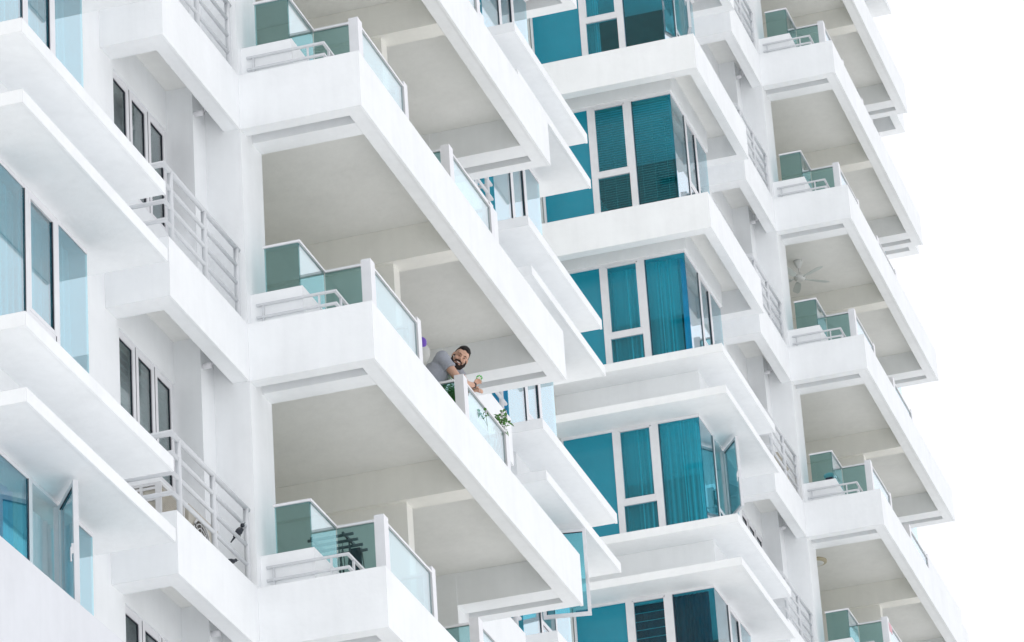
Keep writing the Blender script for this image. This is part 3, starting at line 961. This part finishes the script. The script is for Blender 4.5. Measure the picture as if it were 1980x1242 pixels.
# ---- leaves
LEAFG = pmat('bright_leaf', (0.13, 0.48, 0.05), 0.5, var=0.3, scale=20, trans=0.3)
LEAFD = pmat('dark_leaf', (0.10, 0.27, 0.06), 0.5, var=0.4, scale=20, trans=0.25)
STEMM = pmat('stem', (0.10, 0.12, 0.04), 0.8)
POTM = pmat('clay_pot', (0.35, 0.17, 0.10), 0.8, var=0.15)
POTW = pmat('white_pot', (0.7, 0.7, 0.68), 0.6, var=0.05)
SOIL = pmat('soil', (0.05, 0.035, 0.025), 0.95)
def leaf(mb, p, d, n, ln, wd, fold=.25, bend=.3, mi=0, seg=5):
    d = d.normalized(); s = d.cross(n)
    if s.length < 1e-3: s = d.orthogonal()
    s.normalize(); n = s.cross(d).normalized()
    n0 = len(mb.v)
    for i in range(seg + 1):
        t = i / seg
        wv = wd * math.sin(math.pi * (t ** .75)) * .5
        q = p + d * ln * t - Vector((0, 0, 1)) * bend * ln * t * t
        mb.v += [tuple(q - s * wv + n * wv * fold), tuple(q), tuple(q + s * wv + n * wv * fold)]
    for i in range(seg):
        a = n0 + i * 3
        for k in (0, 1):
            mb.f.append((a + k, a + k + 1, a + k + 4, a + k + 3)); mb.m.append(mi); mb.s.append(True)
def pot(mb, c, r, h, mi=0):
    seg = 20; prof = [(r * .70, 0), (r * .98, h * .86), (r * 1.08, h * .86), (r * 1.08, h), (r * .95, h), (r * .93, h * .9)]
    n0 = len(mb.v)
    for rr, zz in prof:
        for j in range(seg): mb.v.append((c[0] + rr * math.cos(6.2832 * j / seg), c[1] + rr * math.sin(6.2832 * j / seg), c[2] + zz))
    for i in range(len(prof) - 1):
        for j in range(seg):
            a = n0 + i * seg + j; b2 = n0 + i * seg + (j + 1) % seg
            mb.f.append((a, b2, b2 + seg, a + seg)); mb.m.append(mi); mb.s.append(False)
    mb.f.append(tuple(n0 + j for j in range(seg))[::-1]); mb.m.append(mi); mb.s.append(False)
# fern palm behind the glass in front of him
fo = Vector((4.60, -0.80, 0.54))
fern = root('potted_fern', F2 + fo, 'bright green feathery fern in a pot behind the glass, in front of the man', 'plant')
c = MB(); pot(c, (0, 0, 0), .15, .30); put('pot', c.mesh('pot', POTM), fern, F2 + fo)
c = MB(); c.cyl((0, 0, .24), .138, .02); put('soil', c.mesh('soil', SOIL), fern, F2 + fo)
c = MB(); rnd = random.Random(4)
for k in range(44):
    a = rnd.uniform(0, 6.283); ln = rnd.uniform(1.0, 1.42); lean = rnd.uniform(.03, .09)
    pts = []
    for i in range(13):
        t = i / 12
        hr = lean * ln * (t + .55 * t * t)
        pts.append(Vector((math.cos(a) * hr, max(-.21, math.sin(a) * hr), .26 + ln * (t - .26 * t * t * (1 + lean)))))
    c.tube(pts, .0035, 5, 1, .001)
    for i in range(2, 13):
        d = (pts[i] - pts[i - 1]).normalized(); s = d.cross(Vector((math.cos(a), math.sin(a), 0.3))).normalized()
        for q in (0, .5):
            pp = pts[i - 1].lerp(pts[i], q)
            for sg in (-1, 1):
                leaf(c, pp, (s * sg + d * .5), Vector((0, 0, 1)), .12 * math.sin(math.pi * (i / 13) ** .7) + .02, .018, .1, .15, 0, 3)
put('foliage', c.mesh('foliage', [LEAFG, STEMM]), fern, F2 + fo)
# climber on the far corner post
fo = Vector((5.66, -0.93, 0.54))
cl = root('potted_climber', F2 + fo, 'leafy climber with pale flowers spilling over the far corner of the glass rail', 'plant')
c = MB(); pot(c, (0, 0, 0), .13, .27); put('pot', c.mesh('pot', POTW), cl, F2 + fo)
c = MB(); c.cyl((0, 0, .215), .12, .02); put('soil', c.mesh('soil', SOIL), cl, F2 + fo)
c = MB(); rnd = random.Random(9); fl_ = MB()
tips = [(-.60, -.17, .96), (.16, -.10, 1.22), (.24, -.12, 1.30), (.34, -.12, 1.34), (.30, -.16, 1.26), (.36, -.17, 1.20), (.26, -.08, 1.26), (.38, -.10, 1.28)]
for tx, ty, tz in tips:
    pts = [Vector((rnd.uniform(-.03, .03), rnd.uniform(-.03, .03), .24))]
    mid = Vector((tx * .5 + .06, ty * .6, .24 + (tz - .24) * .75))
    end = Vector((tx, ty, tz))
    for i in range(1, 11):
        t = i / 10
        pts.append(pts[0] * (1 - t) ** 2 + mid * 2 * t * (1 - t) + end * t * t)
    c.tube(pts, .005, 6, 1, .002)
    for i in range(9 if tx < 0 else 7, 11):
        for k in range(3):
            d = Vector((rnd.uniform(-1, 1), rnd.uniform(-1, .6), rnd.uniform(-.5, .9)))
            leaf(c, pts[i], d, Vector((0, 0, 1)), rnd.uniform(.05, .085), rnd.uniform(.028, .042), .3, .35)
    for k in range(1):
        q = end + Vector((rnd.uniform(-.04, .04), rnd.uniform(-.05, 0), rnd.uniform(-.03, .04)))
        for j in range(5):
            an = j * 1.2566
            leaf(fl_, q, Vector((math.cos(an), -.5, math.sin(an))), Vector((-1, 0, 0)), .026, .018, .2, 0, 0, 3)
put('foliage', c.mesh('foliage', [LEAFD, STEMM]), cl, F2 + fo)
put('flowers', fl_.mesh('flowers', pmat('petals', (0.82, 0.78, 0.80), 0.6)), cl, F2 + fo)
# what he holds up
gp_ = P(4.775, -1.135, 1.80)
c = MB(); rnd = random.Random(2)
for k in range(9):
    a = k * .72; d = R * math.cos(a) + U * (math.sin(a) * .8 + .35) + cdir * .25
    leaf(c, gp_, d, cdir, .042, .034, .3, 0)
c.tube([gp_, gp_ - U * .05 - R * .01], .002, 6, 1)
gs = tag(put('green_sprig', c.mesh('green_sprig', [pmat('vivid_leaf', (0.03, 0.55, 0.04), .5), STEMM]), None, F2 + PO), 'vivid green leafy sprig with a white centre held in the man\'s raised fingers', 'sprig')
c = MB()
for k in range(5):
    a = 1.57 + k * 1.2566; leaf(c, gp_ + cdir * .012, (R * math.cos(a) + U * math.sin(a)) + cdir * .2, cdir, .030, .022, .2, 0, 0, 3)
put('blossom', c.mesh('blossom', pmat('white_petal', (.85, .88, .8), .5)), gs, F2 + PO)
# ---- balloons
def balloon(loc, r, mat, label, name='balloon'):
    c = MB(); seg = 28; rings = 20
    n0 = 0
    for i in range(rings + 1):
        th = math.pi * i / rings
        for j in range(seg):
            ph = 6.28318 * j / seg
            z = math.cos(th); rr = math.sin(th) * (1 + .10 * z)
            c.v.append((r * rr * math.cos(ph), r * rr * math.sin(ph), r * (z if z > 0 else z * 1.22)))
    for i in range(rings):
        for j in range(seg):
            a = i * seg + j; b2 = i * seg + (j + 1) % seg
            c.f.append((a, a + seg, b2 + seg, b2)); c.m.append(0); c.s.append(True)
    c.tube([(0, 0, -1.2 * r), (0, 0, -1.32 * r)], [.006, .016], 10)
    o = put(name, c.mesh('balloon', mat), None, loc)
    tag(o, label, 'balloon')
    s = MB(); pts = [(0, 0, -1.3 * r)]
    for k in range(1, 12): pts.append((.01 * math.sin(k), .01 * math.cos(k * 1.3), -1.3 * r - k * (1.9 - .54 - 1.3 * r) / 14))
    s.tube(pts, .0015, 5)
    put('string', s.mesh('string', FRAME), o, loc)
balloon(F2 + Vector((3.93, -.70, 1.975)), .075, pmat('purple_balloon', (0.13, 0.05, 0.42), .3), 'small purple balloon peeking out from behind the white post beside the man')
balloon(F2 + Vector((4.0, -.66, 1.88)), .125, pmat('white_balloon', (0.70, 0.71, 0.68), .6, trans=.3), 'larger white balloon under the purple one, beside the white post')

# ---- ceiling fan
FN = pmat('fan_white', (0.74, 0.75, 0.74), 0.45); FB = pmat('fan_blade', (0.64, 0.68, 0.67), 0.5)
fo = off(1, -3) + Vector((2.24, 0.10, 0.42))
fan = root('ceiling_fan', fo, 'white five-bladed ceiling fan under the balcony ceiling on the right', 'ceiling fan')
c = MB(); c.tube([(0, 0, 0), (0, 0, -.05), (0, 0, -.13), (0, 0, -.15)], [.085, .08, .045, .02], 20); put('canopy', c.mesh('canopy', FN), fan, fo)
c = MB(); c.cyl((0, 0, -.30), .013, .16, seg=10); put('rod', c.mesh('rod', FN), fan, fo)
c = MB(); c.tube([(0, 0, -.28), (0, 0, -.32), (0, 0, -.37), (0, 0, -.41)], [.05, .11, .11, .06], 24); put('motor', c.mesh('motor', FN), fan, fo)
for k in range(5):
    a = rad(20 + 72 * k); d = Vector((math.cos(a), math.sin(a), 0)); s = Vector((-d.y, d.x, 0))
    c = MB(); c.tube([d * .09 + Vector((0, 0, -.36)), d * .17 + Vector((0, 0, -.37))], .012, 8)
    n0 = len(c.v); pr = [(.16, .035), (.24, .055), (.45, .068), (.56, .062), (.61, .03)]
    for up_ in (0, .006):
        for r_, w_ in pr:
            for sg in (-1, 1): c.v.append(tuple(d * r_ + s * w_ * sg + Vector((0, 0, -.37 + up_ + sg * .012))))
    K = len(pr)
    for i in range(K - 1):
        a0 = n0 + 2 * i; b0 = a0 + 2 * K
        for q in ((a0, a0 + 1, a0 + 3, a0 + 2), (b0, b0 + 2, b0 + 3, b0 + 1), (a0, a0 + 2, b0 + 2, b0), (a0 + 1, b0 + 1, b0 + 3, a0 + 3)):
            c.f.append(q); c.m.append(0); c.s.append(False)
    put('blade', c.mesh('blade', FB), fan, fo)
# ---- round ceiling light
c = MB(); c.tube([(0, 0, 0), (0, 0, -.035), (0, 0, -.05)], [.20, .20, .165], 32); c.ball((0, 0, -.045), (.15, .15, .03), 1)
o = put('ceiling_light', c.mesh('ceiling_light', [pmat('cream_rim', (.52, .46, .32), .5), FN]), None, off(1, -1) + Vector((2.24, 0.33, 0.42)))
tag(o, 'round cream-rimmed ceiling light, off, on the lower right balcony ceiling', 'ceiling light')

# ---- hanging clothes rack behind green glass
F3 = off(0, 3); DARK = pmat('dark_steel', (0.05, 0.075, 0.075), .4)
fo = F3 + Vector((2.12, .05, 1.92))
rk = root('drying_rack', fo, 'dark standing drying rack with hangers behind the green glass on the lowest balcony', 'drying rack', None)
for i, x in enumerate((-.16, -.04, .08, .20)):
    c = MB(); c.cyl((x, -.47 - .012 * i, -.02 * i), .017, 0.52, seg=12, axis='y'); put('pole', c.mesh('pole', DARK), rk, fo)
c = MB()
for y in (-.36, .0):
    c.box(-.19, .23, y - .012, y + .012, .005, .03)
    c.tube([(.02, y, .005), (.02, y, -1.38)], .009, 8)
put('bracket', c.mesh('bracket', DARK), rk, fo)
rnd = random.Random(6)
for k, (x, y) in enumerate([(.20, -.44), (.20, -.38), (.20, -.31), (.08, -.34), (.08, -.22), (-.04, -.30), (.20, -.20)]):
    c = MB(); q = Vector((x, y, -.035 - .02 * k % .04))
    hook = [q + Vector((0, 0, .035)), q + Vector((.012, 0, .03)), q + Vector((.012, 0, .0)), q + Vector((0, 0, -.02))]
    c.tube(hook, .003, 6)
    w_ = .055; c.tube([q + Vector((0, 0, -.02)), q + Vector((-w_, .0, -.20)), q + Vector((0, 0, -.34)), q + Vector((w_, 0, -.20)), q + Vector((0, 0, -.02))], .0045, 6)
    o = put('clothes_hanger', c.mesh('clothes_hanger', DARK), None, fo)
    tag(o, 'dark wire hanger hooked on the drying rack behind the green glass', 'hanger', 'hangers on the drying rack')
c = MB(); c.box(.17, .23, -.43, -.30, -.50, -.03)
me = c.mesh('towel', pmat('dark_cloth', (.02, .04, .05), .95))
tag(put('hanging_cloth', me, None, fo), 'dark cloth hanging from the end of the drying rack', 'cloth')

# ---- air conditioners on the utility ledges
ACM = pmat('ac_beige', (0.55, 0.52, 0.45), 0.5, var=.08); ACW = pmat('ac_white', (.72, .72, .72), .45, var=.04); ACD = pmat('ac_dark', (.10, .09, .08), .7)
def fan_unit(loc, label):
    r0 = root('air_conditioner', loc, label, 'air conditioner', 'air conditioners on the ledges')
    c = MB(); c.box(-.40, .40, .012, .28, .03, .62); c.box(-.34, -.28, .02, .26, 0, .03); c.box(.28, .34, .02, .26, 0, .03)
    c.box(-.41, .41, .0, .29, .62, .645); put('casing', c.mesh('casing', ACM), r0, loc)
    c = MB()
    for r_ in (.235, .19, .145, .10, .055):
        pts = [(r_ * math.cos(6.2832 * j / 28) - .08, -.004, .34 + r_ * math.sin(6.2832 * j / 28)) for j in range(29)]
        c.tube(pts, .006 if r_ < .23 else .012, 6, caps=False)
    for j in range(8):
        a = 6.2832 * j / 8; c.tube([(-.08, -.002, .34), (-.08 + .23 * math.cos(a), -.002, .34 + .23 * math.sin(a))], .004, 5)
    put('fan_grille', c.mesh('fan_grille', ACW), r0, loc)
    c = MB(); c.cyl((-.08, .006, .34), .22, .006, axis='y', seg=28); put('fan_opening', c.mesh('fan_opening', ACD), r0, loc)
fan_unit(off(0, 3) + Vector((-.80, .27, .54)), 'beige air conditioner with a round fan grille behind the lowest left railing')
fan_unit(off(1, -1) + Vector((-.62, .16, .60)), 'air conditioner with a round fan grille behind the right tower railing')
loc = off(0, 3) + Vector((-1.64, .29, .54))
r0 = root('air_conditioner', loc, 'boxy air conditioner with white gridded end frame at the lowest left ledge corner', 'air conditioner', 'air conditioners on the ledges')
c = MB(); c.box(-.30, .30, .008, .40, .02, .57); put('casing', c.mesh('casing', pmat('ac_louvred_side', (0.50, 0.47, 0.40), .5, var=.1)), r0, loc)
c = MB()
for k in range(24): c.box(-.295, .295, 0, .008, .05 + k * .0215, .058 + k * .0215)
put('louvre', c.mesh('louvre', ACM), r0, loc)
c = MB(); c.box(-.325, .325, -.012, .42, .57, .60)
for x in (-.325, .30): c.box(x, x + .025, -.012, .010, 0, .57)
c.box(-.325, -.301, .010, .05, .0, .57); c.box(-.325, -.301, .185, .215, .0, .57); c.box(-.325, -.301, .37, .41, .0, .57)
for z in (.02, .15, .28, .41, .53): c.box(-.322, -.303, .05, .185, z, z + .025); c.box(-.322, -.303, .215, .37, z, z + .025)
put('frame', c.mesh('frame', ACW), r0, loc)

# ---- two birds on the lowest left ledge
BIRD = pmat('glossy_black_feathers', (0.006, 0.012, 0.022), 0.3); 
def bird(loc, rz, label, pitch=40, sc_=1.0):
    r = Matrix.Rotation(rz, 3, 'Z') @ Matrix.Rotation(-rad(pitch), 3, 'Y') * sc_
    c = MB(); V = lambda *a: r @ Vector(a)
    c.tube([V(-.055, 0, -.004), V(-.03, 0, 0), V(.01, 0, .002), V(.045, 0, .006), V(.062, 0, .014)], [.010 * sc_, .026 * sc_, .034 * sc_, .026 * sc_, .018 * sc_], 14)
    c.ball(V(.075, 0, .018), .021 * sc_)
    c.tube([V(-.05, 0, -.004), V(-.09, 0, -.008), V(-.125, 0, -.012)], [.012 * sc_, .009 * sc_, .006 * sc_], 8)
    o = put('bird', remesh(c, 'bird_body', BIRD, .004, 2), None, loc)
    tag(o, label, 'bird')
    c = MB(); c.tube([V(.093, 0, .02), V(.118, 0, .018)], [.006 * sc_, .001], 8); put('beak', c.mesh('beak', DARK), o, loc)
    for s in (-1, 1):
        c = MB(); c.tube([V(.0, s * .012, -.02), Vector(V(.0, s * .012, -.02)) + Vector((0, 0, -.035))], .0022, 6); put('leg', c.mesh('leg', DARK), o, loc)
        c = MB(); c.ball(V(-.018, s * .026, .004), (.045 * sc_, .008 * sc_, .020 * sc_), rot=r.normalized()); put('wing', c.mesh('wing', BIRD), o, loc)
bird(off(0, 3) + Vector((-.375, .05, 1.143)), rad(-60), 'glossy black bird perched on a rail of the lowest left railing', 48, 1.15)
bird(off(0, 3) + Vector((-.52, .10, .775)), rad(-40), 'small dark bird low on the parapet under the railing, mostly hidden', 8, .9)

# ---- small belongings on the right tower balconies
def drape(loc, mat, label, w_=.10, h_=.16, name='towel'):
    c = MB(); N = 10
    for k in range(9):
        t = k / 8
        for i in range(N + 1):
            u = i / N
            y = -.032 + .004 * math.sin(u * 9) if k < 5 else .034
            z = (.014 - h_ * (1 - k / 4)) if k <= 4 else (.014 - h_ * .7 * (k - 4) / 4)
            c.v.append(((u - .5) * w_ * (1 + .2 * math.sin(t * 5)), y + (.0 if k != 4 else .03), z))
    for k in range(8):
        for i in range(N):
            a = k * (N + 1) + i; c.f.append((a, a + 1, a + N + 2, a + N + 1)); c.m.append(0); c.s.append(True)
    me = c.mesh(name, mat)
    o = put(name, me, None, loc); o.modifiers.new('thick', 'SOLIDIFY').thickness = .006
    tag(o, label, 'towel')
drape(off(1, 0) + Vector((1.20, -1.06, 1.61)), pmat('pink_cloth', (.75, .45, .50), .9), 'pale pink cloth over the glass rail of the lowest right balcony', .22, .20)
c = MB(); c.ball((0, 0, 0), (.035, .05, .03)); c.ball((.01, -.03, -.02), (.02, .03, .04))
o = put('cloth', remesh(c, 'cloth', pmat('orange_cloth', (.70, .22, .12), .9), .006, 2), None, off(1, -1) + Vector((1.0, -.50, 1.63)))
tag(o, 'small orange cloth crumpled on the handrail corner of a right balcony', 'cloth')
c = MB(); c.box(-.05, .05, -.06, .06, 0, .11); o = put('bag', c.mesh('bag', pmat('dark_purple', (.10, .02, .08), .6)), None, off(1, -1) + Vector((.34, -.44, 1.05)))
c = MB(); c.ball((0, 0, .16), (.06, .10, .06)); c.tube([(0, .04, .14), (0, -.08, .17), (0, -.13, .10)], .018, 10)
put('cover', remesh(c, 'cover', pmat('aqua_plastic', (.35, .65, .70), .4), .008, 2), o, off(1, -1) + Vector((.34, -.44, 1.05)))
tag(o, 'dark bag with an aqua cover behind the green corner glass on the right tower', 'bag')
